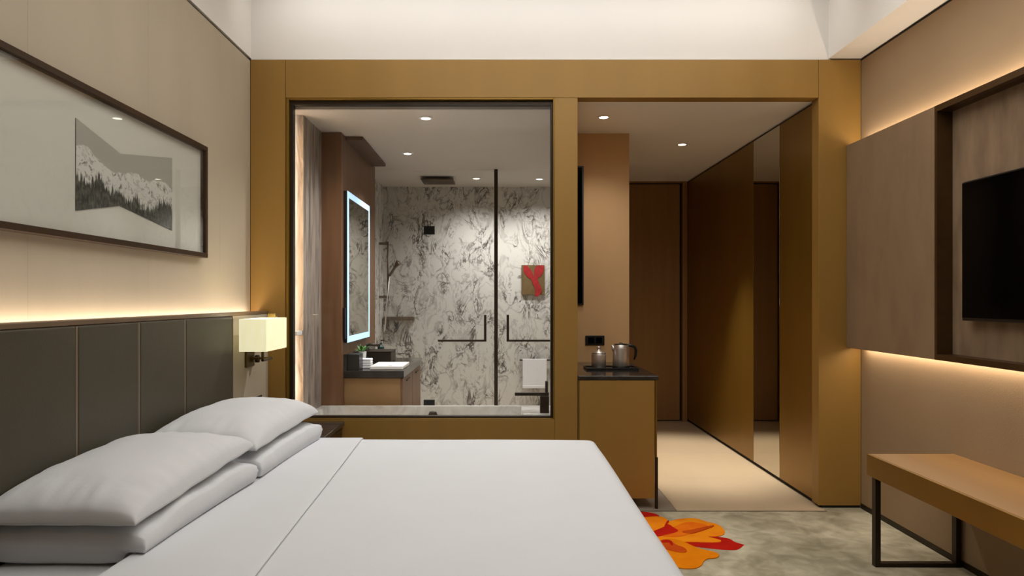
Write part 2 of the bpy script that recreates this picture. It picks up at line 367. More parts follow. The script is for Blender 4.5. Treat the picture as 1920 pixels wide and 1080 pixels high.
mesh('niche_shelf', box(-1.339, -1.262, D+.095, 4.33, 1.035, 1.062, .002), M['ceramic'], wbl)
mesh('added_led_profile', box(-1.285, -1.277, 4.211, 4.219, .56, 2.36), M['bronze_dark'], wbl)
light_area('added_niche_light', (-1.2865, 4.215, 1.46), (1.78, .006), P_NICHE, BATHW, (0, math.pi/2, 0), wbl)  # hidden profile and light added to brighten the niche back
mesh('grey_slab', box(-1.339, -1.257, 4.335, 4.768, 0, ZB), M['marble_grey'], wbl)
wvw = thing('wall_vanity', 'walnut clad wall behind the lit vanity mirror', 'wall', (-1.15, 5.3, 0), kind='structure')
mesh('walnut_end_panel', box(-1.30, -1.118, 4.770, 4.80, 0, ZB-.004, .001), M['wood_red'], wvw)
mesh('walnut_panel', box(-1.30, -1.118, 4.802, 6.045, 0, ZB-.004, .001), M['wood_red'], wvw)
mesh('canopy', box(-1.117, -.995, 4.90, 5.87, ZB-.028, ZB-.002, .001), M['wood_dark'], wvw)

# ------------------------------------------------------------------ bedroom lights added out of view above the picture's top edge
cl = thing('added_ceiling_light', 'unseen light panel added on the bedroom ceiling for soft top light', 'added light', (.45, 2.2, ZT-.05))
for a in ((-.90, 1.80, .9, .94), (-.90, 1.80, 3.46, 3.5)): mesh('frame_rail', box(a[0], a[1], a[2], a[3], ZT-.06, ZT-.001, .002), M['white'], cl)
for a in ((-.90, -.86), (1.76, 1.80)): mesh('frame_rail', box(a[0], a[1], .94, 3.46, ZT-.06, ZT-.001, .002), M['white'], cl)
mesh('diffuser', box(-.86, 1.76, .94, 3.46, ZT-.045, ZT-.03), M['diffuser'], cl)
light_area('added_panel_light', (.45, 2.2, ZT-.062), (2.6, 2.5), P_CEILING, NEUTRAL, (0, 0, 0), cl)  # unseen panel added as the room's soft main light

wwp = thing('added_wall_washer', 'unseen light strip added on the ceiling to brighten the white upstand', 'linear light', (.2, 3.86, ZT-.04))
mesh('profile', box(-1.40, 1.86, 3.80, 3.86, ZT-.04, ZT-.001, .002), M['white'], wwp)
mesh('lens', box(-1.39, 1.85, 3.805, 3.855, ZT-.044, ZT-.0405), M['diffuser'], wwp)
light_area('added_washer_light', (.23, 3.83, ZT-.050), (3.2, .04), P_WASH, (.985, .985, .985), (math.radians(62), 0, 0), wwp)  # unseen strip added to brighten the upstand

# ------------------------------------------------------------------ headboard
HX = -1.380
hb = thing('headboard', 'long dark olive leather headboard with a lit ledge along the left wall', 'headboard', (XL+.05, 2.5, 0))
mesh('backing_panel', box(-1.462, -1.405, .2, D-.003, 0, 1.172, .002), M['wall'], hb)
mesh('cap', box(-1.464, -1.392, .2, 3.50, 1.172, 1.190, .002), M['cap'], hb)
mesh('cap', box(-1.464, -1.403, 3.501, D-.003, 1.172, 1.190, .002), M['cap'], hb)
he = [.70, 1.08, 1.46, 1.842, 2.222, 2.605, 2.984, 3.510]
for a, b in zip(he, he[1:]):
    mesh('leather_panel', box(-1.4045, HX, a+.006, b-.006, .25, 1.171, .006, 3), M['leather'], hb, smooth=False)
for a in he[:-1]:
    mesh('strip', box(-1.4045, HX-.002, a-.0055, a+.0055, .25, 1.171), M['leather_trim'], hb)
mesh('end_strip', box(-1.4045, HX+.001, 3.505, 3.513, .25, 1.172), M['leather_trim'], hb)
mesh('led_strip', box(XL+.002, -1.464, .3, D-.01, 1.140, 1.146), M['led_warm'], hb)
light_area('cove_light', ((XL-1.464)/2, 2.15, 1.150), (.035, 3.8), P_COVE_HEAD, SOFTWARM, (math.pi, 0, 0), hb)

sw = mesh('switch_plate', box(-1.404, -1.396, 3.83, 3.985, .60, .702, .002), M['black'])
tag(sw, 'black switch plate on the beige panel beside the headboard', 'switch')

# ------------------------------------------------------------------ wall sconce
sc = thing('wall_sconce', 'box shaped wall lamp with glowing cream fabric shade beside the bed', 'wall lamp', (-1.404, 3.78, .9))
s0, s1, d0, d1, z0, z1 = -1.345, -1.205, 3.50, 3.83, .990, 1.157
shade = bmesh.new(); t = .004
bx(shade, s0, s1, d0, d0+t, z0, z1); bx(shade, s0, s1, d1-t, d1, z0, z1)
bx(shade, s0, s0+t, d0+t, d1-t, z0, z1); bx(shade, s1-t, s1, d0+t, d1-t, z0, z1)
mesh('shade', shade, M['shade'], sc)
mesh('diffuser', box(s0+t, s1-t, d0+t, d1-t, z0+.006, z0+.009), M['shade'], sc)
mesh('wall_plate', box(-1.404, -1.392, 3.735, 3.855, .885, .985, .003), M['brass'], sc)
a = bmesh.new(); bx(a, -1.392, -1.275, 3.79, 3.805, .925, .938, .002); bx(a, -1.288, -1.275, 3.66, 3.805, .925, .938, .002); bx(a, -1.288, -1.275, 3.66, 3.673, .925, .996, .002)
mesh('arm', a, M['brass'], sc)
mesh('knob', lathe(bmesh.new(), -1.372, 3.84, [(.012, .905), (.014, .912), (.014, .94), (.010, .946)], 16), M['bronze_dark'], sc, smooth=False)
mesh('finial', box(-1.30, -1.25, 3.79, 3.82, 1.158, 1.185, .004), M['brass'], sc)
mesh('bulb', lathe(bmesh.new(), -1.275, 3.665, [(.008, 1.0), (.010, 1.02), (.022, 1.05), (.024, 1.07), (.016, 1.09), (.004, 1.098)], 16), M['led_white'], sc, smooth=True)
l = bpy.data.lights.new('bulb_light', 'POINT'); l.energy = P_SCONCE; l.color = WARM; l.shadow_soft_size = .03
lo = bpy.data.objects.new('bulb_light', l); C.objects.link(lo); lo.parent = sc; lo.location = Vector((-1.275, 3.665, 1.13))-sc.location

# ------------------------------------------------------------------ picture
PX = XL+.002
pic = thing('framed_picture', 'wide framed snowy mountain print with a pale mat on the left wall', 'picture', (XL, 2.48, 1.466))
p0, p1, q0, q1 = 1.52, 3.427, 1.466, 2.023
fb = .024
mesh('frame_rail', box(PX, PX+.040, p0, p1, q1-fb, q1, .002), M['picture_frame'], pic)
mesh('frame_rail', box(PX, PX+.040, p0, p1, q0, q0+fb, .002), M['picture_frame'], pic)
mesh('frame_stile', box(PX, PX+.040, p0, p0+fb, q0+fb, q1-fb, .002), M['picture_frame'], pic)
mesh('frame_stile', box(PX, PX+.040, p1-fb, p1, q0+fb, q1-fb, .002), M['picture_frame'], pic)
mesh('mat_board', box(PX, PX+.012, p0+fb, p1-fb, q0+fb, q1-fb), M['mat_board'], pic)
def print_mat():
    m, nt, p = mat_base('mountain_photograph')
    uv = N(nt, 'ShaderNodeTexCoord'); sp = N(nt, 'ShaderNodeSeparateXYZ'); nt.links.new(uv.outputs['UV'], sp.inputs[0])
    U, V = sp.outputs[0], sp.outputs[1]
    def nz(scale, detail, sy=1.0, loc=0.0, dist=0.0):
        mp = N(nt, 'ShaderNodeMapping'); mp.inputs['Scale'].default_value = (2.1, sy, 1); mp.inputs['Location'].default_value = (loc, loc, 0)
        nt.links.new(uv.outputs['UV'], mp.inputs[0])
        n = N(nt, 'ShaderNodeTexNoise'); n.inputs['Scale'].default_value = scale; n.inputs['Detail'].default_value = detail; n.inputs['Roughness'].default_value = .65
        n.inputs['Distortion'].default_value = dist
        nt.links.new(mp.outputs[0], n.inputs['Vector']); return n.outputs[0]
    def ma(op, a, b, c=None, clamp=False):
        n = N(nt, 'ShaderNodeMath', operation=op); n.use_clamp = clamp
        for i, v in enumerate((a, b, c)):
            if v is None: continue
            if isinstance(v, (int, float)): n.inputs[i].default_value = v
            else: nt.links.new(v, n.inputs[i])
        return n.outputs[0]
    def curve(pts):
        r = N(nt, 'ShaderNodeFloatCurve'); c = r.mapping.curves[0]
        c.points[0].location = pts[0]; c.points[1].location = pts[-1]
        for q in pts[1:-1]: c.points.new(*q)
        r.mapping.update(); nt.links.new(U, r.inputs['Value']); return r.outputs[0]
    ridge = ma('ADD', curve([(0, .70), (.07, .73), (.16, .66), (.33, .55), (.42, .57), (.55, .62), (.68, .58), (.8, .62), (.9, .63), (1, .55)]), ma('MULTIPLY', ma('SUBTRACT', nz(7, 6, 0.0), .5), .10))
    is_m = ma('MULTIPLY', ma('SUBTRACT', ridge, V), 60, clamp=True)
    tree = ma('ADD', curve([(0, .40), (.12, .36), (.2, .47), (.28, .33), (.38, .36), (.48, .26), (.56, .34), (.66, .24), (.78, .30), (.88, .38), (1, .34)]), ma('MULTIPLY', ma('SUBTRACT', nz(26, 4, 0.12, 4.0), .5), .42))
    is_t = ma('MULTIPLY', ma('SUBTRACT', tree, V), 22, clamp=True)
    rock = N(nt, 'ShaderNodeValToRGB'); nt.links.new(nz(13, 9, 1.1, 2.0, 1.0), rock.inputs[0])
    rock.color_ramp.elements[0].position = .34; rock.color_ramp.elements[0].color = s2l((104, 104, 96)); rock.color_ramp.elements[1].position = .48; rock.color_ramp.elements[1].color = s2l((214, 213, 206))
    tr = N(nt, 'ShaderNodeValToRGB'); nt.links.new(nz(22, 8, .5, 7.0), tr.inputs[0])
    tr.color_ramp.elements[0].position = .42; tr.color_ramp.elements[0].color = s2l((26, 28, 22)); tr.color_ramp.elements[1].position = .74; tr.color_ramp.elements[1].color = s2l((112, 112, 100))
    m1 = N(nt, 'ShaderNodeMix', data_type='RGBA'); m1.inputs[6].default_value = s2l((168, 166, 156)); nt.links.new(rock.outputs[0], m1.inputs[7]); nt.links.new(is_m, m1.inputs[0])
    m2 = N(nt, 'ShaderNodeMix', data_type='RGBA'); nt.links.new(m1.outputs[2], m2.inputs[6]); nt.links.new(tr.outputs[0], m2.inputs[7]); nt.links.new(is_t, m2.inputs[0])
    nt.links.new(m2.outputs[2], p.inputs['Base Color']); p.inputs['Roughness'].default_value = .7
    return m
# the print is cut like an opened folder: a hexagon pinched in the middle
bm = bmesh.new(); uvl = bm.loops.layers.uv.new('UVMap')
hexa = [(2.403, 1.571), (2.685, 1.626), (3.106, 1.571), (3.106, 1.902), (2.685, 1.831), (2.403, 1.897)]
xf, xb = PX+.0150, PX+.0125
fv = [bm.verts.new((xf, a, b)) for a, b in hexa]; bv = [bm.verts.new((xb, a, b)) for a, b in hexa]
def quad(ids, vv):
    f = bm.faces.new([vv[i] for i in ids])
    for lp in f.loops: lp[uvl].uv = ((lp.vert.co.y-2.403)/.703, (lp.vert.co.z-1.571)/.331)
quad((0, 1, 4, 5), fv); quad((1, 2, 3, 4), fv); quad((5, 4, 1, 0), bv); quad((4, 3, 2, 1), bv)
for i in range(6): bm.faces.new((fv[i], bv[i], bv[(i+1) % 6], fv[(i+1) % 6]))
bmesh.ops.recalc_face_normals(bm, faces=bm.faces)
mesh('mountain_print', bm, print_mat(), pic)
mesh('glazing', box(PX+.030, PX+.032, p0+fb-.001, p1-fb+.001, q0+fb-.001, q1-fb+.001), M['picture_glass'], pic)

# ------------------------------------------------------------------ bed
BY0, BY1, BXF = 1.60, 3.385, .474
ZM = .545
bed = thing('bed', 'wide double bed with white sheets against the dark headboard', 'bed', (-.45, 2.49, 0))
mesh('base', box(-1.378, BXF-.05, BY0+.03, BY1-.03, .06, .27, .01, 2), M['bedbase'], bed)
for lx in (-1.28, .30):
    for ly in (1.72, 3.26): mesh('leg', lathe(bmesh.new(), lx, ly, [(.022, 0), (.03, .059)], 16), M['black'], bed)
mesh('mattress', box(-1.376, BXF-.03, BY0+.015, BY1-.015, .272, ZM, .045, 4), M['linen'], bed, smooth=True)

def cloth(name, s0, s1, t0, t1, ztop, drop, off, thick, matl, parent, ns, nt_, headdrop=False, amp=.004, label=None, r=.045, skew=0.0):
    """a sheet laid over the bed: s runs head to foot, t across; it rolls over the edges with radius r"""
    bm = bmesh.new(); X1, Ya, Yb = BXF, BY0, BY1
    def roll(q):                      # distance past the straight top -> (outward, down)
        if q <= 0: return q, 0
        if q < r*math.pi/2: a = q/r; return r*math.sin(a), r*(1-math.cos(a))
        return r, r+(q-r*math.pi/2)
    grid = []
    for i in range(ns+1):
        row = []
        for j in range(nt_+1):
            tt = t0+(t1-t0)*j/nt_
            sa = s0+.045*(tt-2.5); s = sa+(s1+skew*(tt-2.5)-sa)*i/ns
            ox, dx = roll(s-(X1-r)); x = X1-r+ox
            if tt > 0.5*(Ya+Yb): oy, dy = roll(tt-(Yb-r)); y = Yb-r+oy
            else: oy, dy = roll((Ya+r)-tt); y = Ya+r-oy
            z = ztop-min(drop, max(dx, dy)+.35*min(dx, dy))
            n = mnoise.noise(Vector((s*2.2, tt*1.6, 3.3+off*40)))*amp+mnoise.noise(Vector((s*6, tt*4, 1.3)))*amp*.35
            x += (off if dx > 0 else 0)+(n*2 if dx > .03 else 0)
            y += (off if tt > .5*(Ya+Yb) else -off)*(1 if dy > 0 else 0)
            z += (off+n) if max(dx, dy) < r*1.2 else 0
            row.append(bm.verts.new((x, y, z)))
        grid.append(row)
    for i in range(ns):
        for j in range(nt_): bm.faces.new((grid[i][j], grid[i+1][j], grid[i+1][j+1], grid[i][j+1]))
    bmesh.ops.recalc_face_normals(bm, faces=bm.faces)
    o = mesh(name, bm, matl, parent, smooth=True)
    sm = o.modifiers.new('thickness', 'SOLIDIFY'); sm.thickness = thick; sm.offset = -1
    ss = o.modifiers.new('smooth', 'SUBSURF'); ss.levels = 1; ss.render_levels = 1
    return o
dv = cloth('duvet', -.940, BXF+.36, BY0-.36, BY1+.36, ZM+.028, .40, 0, .014, M['linen'], None, 70, 90)
tag(dv, 'smooth white duvet spread over the bed', 'duvet')
cloth('fold_back', -.955, -.640, BY0-.34, BY1+.34, ZM+.030, .38, .007, .008, M['linen'], dv, 16, 90, skew=-.045)

def prof(u, v, ex): return max(0.0, (1-abs(u)**2.6)*(1-abs(v)**2.6))**ex
def pillow(x0, x1, y0, y1, zs, tilt, up, dn, seed, label, ex, under):
    """under(x, y) is the height of what the pillow rests on"""
    bm = bmesh.new(); nu, nv = 48, 66
    a, b = (x1-x0)/2, (y1-y0)/2; cx, cy = (x0+x1)/2, (y0+y1)/2
    def base(u, v): return zs+tilt*v
    def pt(u, v, sgn):
        pr = prof(u, v, ex)
        y = cy+b*v*(1-.04*(1-u*u)); x = max(-1.377, cx+a*u*(1-.03*(1-v*v))+.045*(y-2.5))
        soft = mnoise.noise(Vector((x*6+seed, y*6, seed*3.1)))*.5
        rim = max(abs(u), abs(v))
        crease = (mnoise.noise(Vector((x*26+seed, y*7, seed)))*max(0, abs(v)-.55)*2+mnoise.noise(Vector((x*7, y*24+seed, seed+2)))*max(0, abs(u)-.6)*1.2)
        z = base(u, v)+mnoise.noise(Vector((x*9, y*9, seed+5)))*.007*rim
        if sgn > 0: z += up*pr*(1+.10*soft+.16*crease)+.004
        else: z -= dn*pr+.004
        return Vector((x, y, max(z, under(x, y)+(.006 if sgn > 0 else .002))))
    lay = {}
    for sgn in (1, -1):
        for i in range(nu+1):
            for j in range(nv+1):
                u, v = math.sin((i/nu*2-1)*math.pi/2), math.sin((j/nv*2-1)*math.pi/2)
                u = .6*u+.4*(i/nu*2-1); v = .6*v+.4*(j/nv*2-1)
                lay[(i, j, sgn)] = bm.verts.new(pt(u, v, sgn))
        for i in range(nu):
            for j in range(nv):
                q = [lay[(i, j, sgn)], lay[(i+1, j, sgn)], lay[(i+1, j+1, sgn)], lay[(i, j+1, sgn)]]
                bm.faces.new(q if sgn > 0 else q[::-1])
    loop = [(i, 0) for i in range(nu)]+[(nu, j) for j in range(nv)]+[(i, nv) for i in range(nu, 0, -1)]+[(0, j) for j in range(nv, 0, -1)]
    for k in range(len(loop)):                      # the stitched hem closes the case
        p, q = loop[k], loop[(k+1) % len(loop)]
        bm.faces.new((lay[p+(-1,)], lay[q+(-1,)], lay[q+(1,)], lay[p+(1,)]))
    bmesh.ops.recalc_face_normals(bm, faces=bm.faces)
    o = mesh('pillow', bm, M['pillow'], None, smooth=True)
    tag(o, label, 'pillow', 'white pillows stacked on the bed')
    def top(x, y):
        u, v = (x-.045*(y-2.5)-cx)/a, (y-cy)/b
        if abs(u) > 1.02 or abs(v) > 1.02: return -1
        u = max(-1, min(1, u/(1-.03*(1-v*v)))); v = max(-1, min(1, v/(1-.04*(1-u*u))))
        return max(base(u, v)+up*prof(u, v, ex)*1.09+.009, under(x, y)+.008)
    return top
def sheet(x, y):
    q = min(1, max(0, (x-(-.955+.045*(y-2.5)-.030))/.022)); return ZM+.040*q
t1 = pillow(-1.374, -.908, 1.80, 2.545, .612, .010, .060, .080, 1.0, 'lower white pillow of the stack nearest the viewer', .22, sheet)
t2 = pillow(-1.374, -.908, 2.575, 3.325, .620, .004, .060, .080, 2.0, 'lower white pillow of the stack beside the nightstand', .22, sheet)
pillow(-1.376, -.926, 1.785, 2.545, .690, .022, .094, .010, 3.0, 'top white pillow of the stack nearest the viewer', .38, t1)
pillow(-1.376, -.926, 2.57, 3.31, .704, .010, .102, .010, 4.0, 'top white pillow of the stack beside the nightstand', .38, t2)

# ------------------------------------------------------------------ nightstand
ns = thing('nightstand', 'dark grey nightstand between the bed and the gold wall', 'nightstand', (-1.17, 3.78, 0))
mesh('top', box(-1.400, -.945, 3.520, D-.006, .497, .524, .003), M['stone_dark'], ns)
mesh('body', box(-1.398, -.975, 3.53, D-.010, .10, .495, .003), M['bronze_dark'], ns)
for k in range(2):
    d_ = mesh('drawer', box(-.9745, -.957, 3.535, D-.015, .105+k*.195, .29+k*.195, .003), M['bronze'], ns)
    mesh('pull', box(-.957, -.948, 3.70, 3.90, .19+k*.195, .198+k*.195, .002), M['brass'], d_)
for yy in (3.55, 4.06):
    for xx in (-1.38, -.99): mesh('leg', box(xx-.012, xx+.012, yy-.012, yy+.012, 0, .10, .002), M['bronze_dark'], ns)

# ------------------------------------------------------------------ television wall
tp = thing('television_wall_panel', 'raised taupe wall panel with a dark bronze television recess', 'wall panel', (2.13, 2.6, .97))
TX, T0, T1 = 2.080, .969, 2.186
mesh('upholstered_panel', box(TX, 2.117, 3.281, D-.004, T0, T1, .002), M['fabric'], tp)
mesh('frame_lip', box(TX, 2.117, .8, 3.279, T1-.03, T1, .001), M['bronze'], tp)
mesh('frame_lip', box(TX, 2.117, .8, 3.279, T0, T0+.028, .001), M['bronze'], tp)
mesh('recess_head', box(2.1175, 2.156, .8, 3.279, T1-.03, T1-.023), M['bronze'], tp)
mesh('recess_sill', box(2.1175, 2.156, .8, 3.279, T0+.021, T0+.028), M['bronze'], tp)
mesh('recess_side', box(TX+.001, 2.156, 3.262, 3.2795, T0+.0285, T1-.0305), M['bronze'], tp)
mesh('backing_board', box(2.157, 2.168, .8, 3.279, T0+.02, T1-.02), M['fabric2'], tp)
for z, s in ((T1-.020, 1), (T0+.018, -1)):
    mesh('led_strip', box(2.122, 2.165, .85, D-.02, z-.002, z+.002), M['led_warm'], tp)
light_area('cove_light', (2.143, 2.45, T1-.012), (.035, 3.2), P_COVE_TV, WARM, (math.pi, 0, 0), tp)
light_area('cove_light', (2.143, 2.45, T0+.010), (.035, 3.2), P_COVE_TV*.95, WARM, (0, 0, 0), tp)

tv = thing('television', 'flat black television mounted in the bronze recess', 'television', (2.12, 2.5, 1.164))
mesh('casing', box(2.108, 2.150, 1.99, 3.125, 1.162, 1.793, .003), M['black'], tv)
mesh('screen', box(2.1045, 2.1075, 2.00, 3.118, 1.176, 1.785), M['screen'], tv)
mesh('bracket', box(2.1505, 2.1565, 2.35, 2.75, 1.35, 1.60), M['black'], tv)

# ------------------------------------------------------------------ bench
bn = thing('bench', 'long low honey oak bench on dark metal loops by the right wall', 'bench', (1.96, 2.2, 0))
mesh('top', box(1.764, XR-.002, 1.0, 3.270, .419, .519, .001), M['oak'], bn)
mesh('shaded_front_edge', box(1.750, 1.7638, 1.0, 3.270, .419, .5185, .001), M['gold_dark'], bn)  # darker colour stands in for the shade on the bench's front face
for yy in (3.222, 1.05):
    for xx in (1.757, 2.136):
        mesh('leg', box(xx, xx+.026, yy-.016, yy+.016, 0, .4185, .0015), M['bronze_dark'], bn)
    mesh('floor_rail', box(1.7835, 2.1355, yy-.016, yy+.016, 0, .018, .0015), M['bronze_dark'], bn)

# ------------------------------------------------------------------ minibar cabinet
cb = thing('minibar_cabinet', 'gold fronted minibar cabinet with a dark stone top in the niche', 'cabinet', (.70, 4.55, 0))
mesh('body', box(EX0+.004, .925, 4.125, 5.015, .06, .774, .001), M['gold'], cb)
mesh('front_panel', box(EX0+.010, .922, 4.103, 4.124, .062, .772, .0015), M['gold'], cb)
mesh('side_edge', box(.9255, .936, 4.103, 4.99, .31, .774, .001), M['gold_dark'], cb)
mesh('worktop', box(EX0+.002, .945, 4.100, 5.017, .775, .799, .002), M['stone_dark'], cb)
mesh('leg', box(.926, .942, 4.103, 4.122, 0, .309, .001), M['bronze_dark'], cb)
mesh('leg', box(EX0+.006, EX0+.022, 4.106, 4.124, 0, .0595, .001), M['bronze_dark'], cb)
mesh('leg', box(.926, .942, 4.97, 4.99, 0, .309, .001), M['bronze_dark'], cb)

ZW = .799
ty = thing('tray', 'black rectangular tray on the minibar worktop', 'tray', (.72, 4.5, ZW))
mesh('base', box(.555, .893, 4.43, 4.62, ZW, ZW+.006, .001), M['black'], ty)
for a in ((.555, .893, 4.43, 4.436), (.555, .893, 4.614, 4.62), (.555, .561, 4.4365, 4.6135), (.887, .893, 4.4365, 4.6135)):
    mesh('rim', box(*a, ZW+.0062, ZW+.014, .001), M['black'], ty)
zt = ZW+.0065
ke = thing('kettle', 'stainless steel electric kettle with black handle on the tray', 'kettle', (.79, 4.52, zt))
kx, ky = .792, 4.52
mesh('power_base', lathe(bmesh.new(), kx, ky, [(.056, zt), (.057, zt+.003), (.057, zt+.009), (.054, zt+.012)]), M['black'], ke, smooth=False)
mesh('body', lathe(bmesh.new(), kx, ky, [(.053, zt+.0125), (.055, zt+.016), (.0545, zt+.06), (.052, zt+.12), (.049, zt+.150), (.046, zt+.154)], 40), M['steel'], ke, smooth=True)
mesh('lid', lathe(bmesh.new(), kx, ky, [(.0455, zt+.1545), (.045, zt+.158), (.02, zt+.161), (.010, zt+.161), (.010, zt+.166), (.006, zt+.168)]), M['black'], ke, smooth=True)
hp = [(kx+.040, ky, zt+.148), (kx+.065, ky, zt+.150), (kx+.090, ky, zt+.140), (kx+.100, ky, zt+.118), (kx+.097, ky, zt+.085), (kx+.088, ky, zt+.055)]
mesh('handle', tube(bmesh.new(), hp, [.010, .010, .010, .010, .009, .007]), M['black'], ke, smooth=True)
mesh('spout', tube(bmesh.new(), [(kx-.040, ky, zt+.118), (kx-.052, ky, zt+.135), (kx-.060, ky, zt+.150)], [.018, .012, .007]), M['steel'], ke, smooth=True)
ic = thing('ice_bucket', 'small round steel ice bucket with knobbed lid on the tray', 'ice bucket', (.645, 4.52, zt))
ix, iy = .645, 4.52
mesh('body', lathe(bmesh.new(), ix, iy, [(.044, zt), (.047, zt+.004), (.048, zt+.088), (.045, zt+.095)], 36), M['steel'], ic, smooth=True)
mesh('lid', lathe(bmesh.new(), ix, iy, [(.0462, zt+.0955), (.0462, zt+.100), (.032, zt+.112), (.012, zt+.118), (.012, zt+.130), (.016, zt+.136), (.010, zt+.143)], 36), M['steel'], ic, smooth=True)
sp_ = thing('socket_plate', 'black double socket plate above the minibar tray', 'socket', (.685, 5.015, .92))
mesh('plate', box(.617, .757, 5.008, 5.0195, .925, .994, .002), M['black'], sp_)
for xx in (.636, .694): mesh('insert', box(xx, xx+.044, 5.0055, 5.0079, .938, .981, .001), M['screen'], sp_)
dm = thing('wall_mirror', 'tall narrow black framed mirror at the edge of the niche', 'mirror', (.54, 5.01, 1.218))
mesh('frame', box(.470, .603, 5.000, 5.0195, 1.218, 2.237, .002), M['black'], dm)
mesh('glass', box(.482, .590, 4.9975, 4.9999, 1.230, 2.225), M['screen'], dm)

# ------------------------------------------------------------------ carpet flower
def petal(pts, lvl, matl, sm=2):
    P = [Vector(floorpx(1060+x/5.0526, 880+y/5.0526)) for x, y in pts]
    for _ in range(sm):
        Q = []
        for i in range(len(P)):
            a, b = P[i], P[(i+1) % len(P)]; Q += [a*.75+b*.25, a*.25+b*.75]
        P = Q
    bm = bmesh.new(); z = .0012+.0011*lvl
    f = bm.faces.new([bm.verts.new((p.x, p.y, z)) for p in P])
    if f.normal.z < 0 or f.calc_area() < 0: pass
    bm.normal_update()
    if f.normal.z < 0: f.normal_flip()
    r = bmesh.ops.extrude_face_region(bm, geom=[f])
    for v in [g_ for g_ in r['geom'] if isinstance(g_, bmesh.types.BMVert)]: v.co.z = .0003
    bmesh.ops.recalc_face_normals(bm, faces=bm.faces)
    mesh('flower_petal', bm, matl, floor)
def petmat(n, a, b, sc=9): return mat(n, a, .95, col2=b, scale=sc, detail=3, spec=.1, bump=.2, bscale=300)
PO = petmat('orange_pile', (242, 150, 20), (236, 128, 16)); PD = petmat('burnt_orange_pile', (228, 104, 14), (236, 130, 18))
PR = petmat('red_pile', (196, 32, 14), (170, 20, 12)); PM = petmat('rust_pile', (186, 66, 14), (200, 84, 14))
petal([(480, 420), (715, 395), (880, 425), (900, 465), (760, 480), (500, 500)], 0, PR)
petal([(1100, 690), (1180, 640), (1380, 632), (1560, 655), (1600, 690), (1695, 716), (1695, 716), (1640, 765), (1560, 768), (1400, 755), (1220, 735)], 0, PR)
petal([(600, 470), (770, 455), (900, 445), (980, 480), (960, 560), (900, 640), (700, 620)], 1, PO)
petal([(740, 640), (850, 560), (920, 540), (955, 482), (955, 482), (985, 500), (1060, 474), (1230, 462), (1350, 505), (1430, 518), (1505, 565), (1515, 620), (1440, 642), (1330, 640), (1400, 655), (1490, 680), (1450, 700), (1150, 690), (900, 700)], 2, PO)
petal([(880, 680), (1000, 660), (1100, 680), (1250, 755), (1470, 800), (1440, 850), (1320, 850), (1280, 945), (1090, 950), (980, 900), (820, 760)], 3, petmat('amber_pile', (230, 134, 6), (216, 120, 4)))
petal([(900, 640), (1010, 560), (1150, 500), (1300, 520), (1380, 550), (1240, 590), (1130, 640), (1000, 650)], 4, PD)
petal([(780, 620), (900, 570), (990, 530), (1020, 560), (1080, 590), (1040, 610), (930, 635), (830, 650)], 5, PR)
petal([(860, 690), (990, 670), (1030, 720), (1140, 755), (1160, 800), (1050, 795), (930, 760)], 5, PM)

petal([(1080, 600), (1200, 585), (1390, 540), (1420, 545), (1300, 590), (1180, 625)], 6, PM)
petal([(930, 560), (970, 490), (985, 500), (960, 530), (1010, 545), (960, 570)], 6, PR)
petal([(900, 690), (960, 675), (1010, 690), (1025, 730), (1000, 735), (985, 700), (930, 710)], 6, PR)

# ------------------------------------------------------------------ downlights
def downlight(x, y, z, power, color, label, angle=150, blend=.9):
    t = thing('downlight', label, 'downlight', (x, y, z), 'recessed ceiling downlights')
    bm = bmesh.new(); n = 24
    prof = [(.030, z-.0005), (.044, z-.0005), (.046, z-.004), (.030, z-.007), (.030, z-.0005)]
    rings = [[bm.verts.new((x+r*math.cos(2*math.pi*i/n), y+r*math.sin(2*math.pi*i/n), h)) for i in range(n)] for r, h in prof[:4]]
    for k in range(4):
        a, b = rings[k], rings[(k+1) % 4]
        for i in range(n): bm.faces.new((a[i], a[(i+1) % n], b[(i+1) % n], b[i]))
    bmesh.ops.recalc_face_normals(bm, faces=bm.faces)
    mesh('trim_ring', bm, M['white'], t)
    mesh('lens', lathe(bmesh.new(), x, y, [(.029, z-.004), (.029, z-.001)], 24), M['led_white'], t)
    light_spot('downlight_beam', (x, y, z-.012), power, color, angle, blend, t)
downlight(-.487, 4.40, ZB, P_BATH, BATHW, 'downlight in the bathroom ceiling just behind the window')
downlight(-.750, 5.46, ZB, P_BATH, BATHW, 'downlight in the bathroom ceiling over the vanity', 105, .9)
downlight(-.240, 6.58, ZB, P_SHOWER, BATHW, 'downlight above the shower beside the dark post', 142, 1.0)
downlight(.370, 6.62, ZB, P_SHOWER, BATHW, 'downlight above the red artwork, right of the post', 142, 1.0)
downlight(.684, 4.56, ZE, P_ENTRY*.30, SOFTWARM, 'downlight above the kettle in the minibar niche', 120, .8)
downlight(1.420, 5.36, ZE, P_ENTRY*4.4, SOFTWARM, 'downlight in the middle of the entry corridor ceiling', 54, .7)

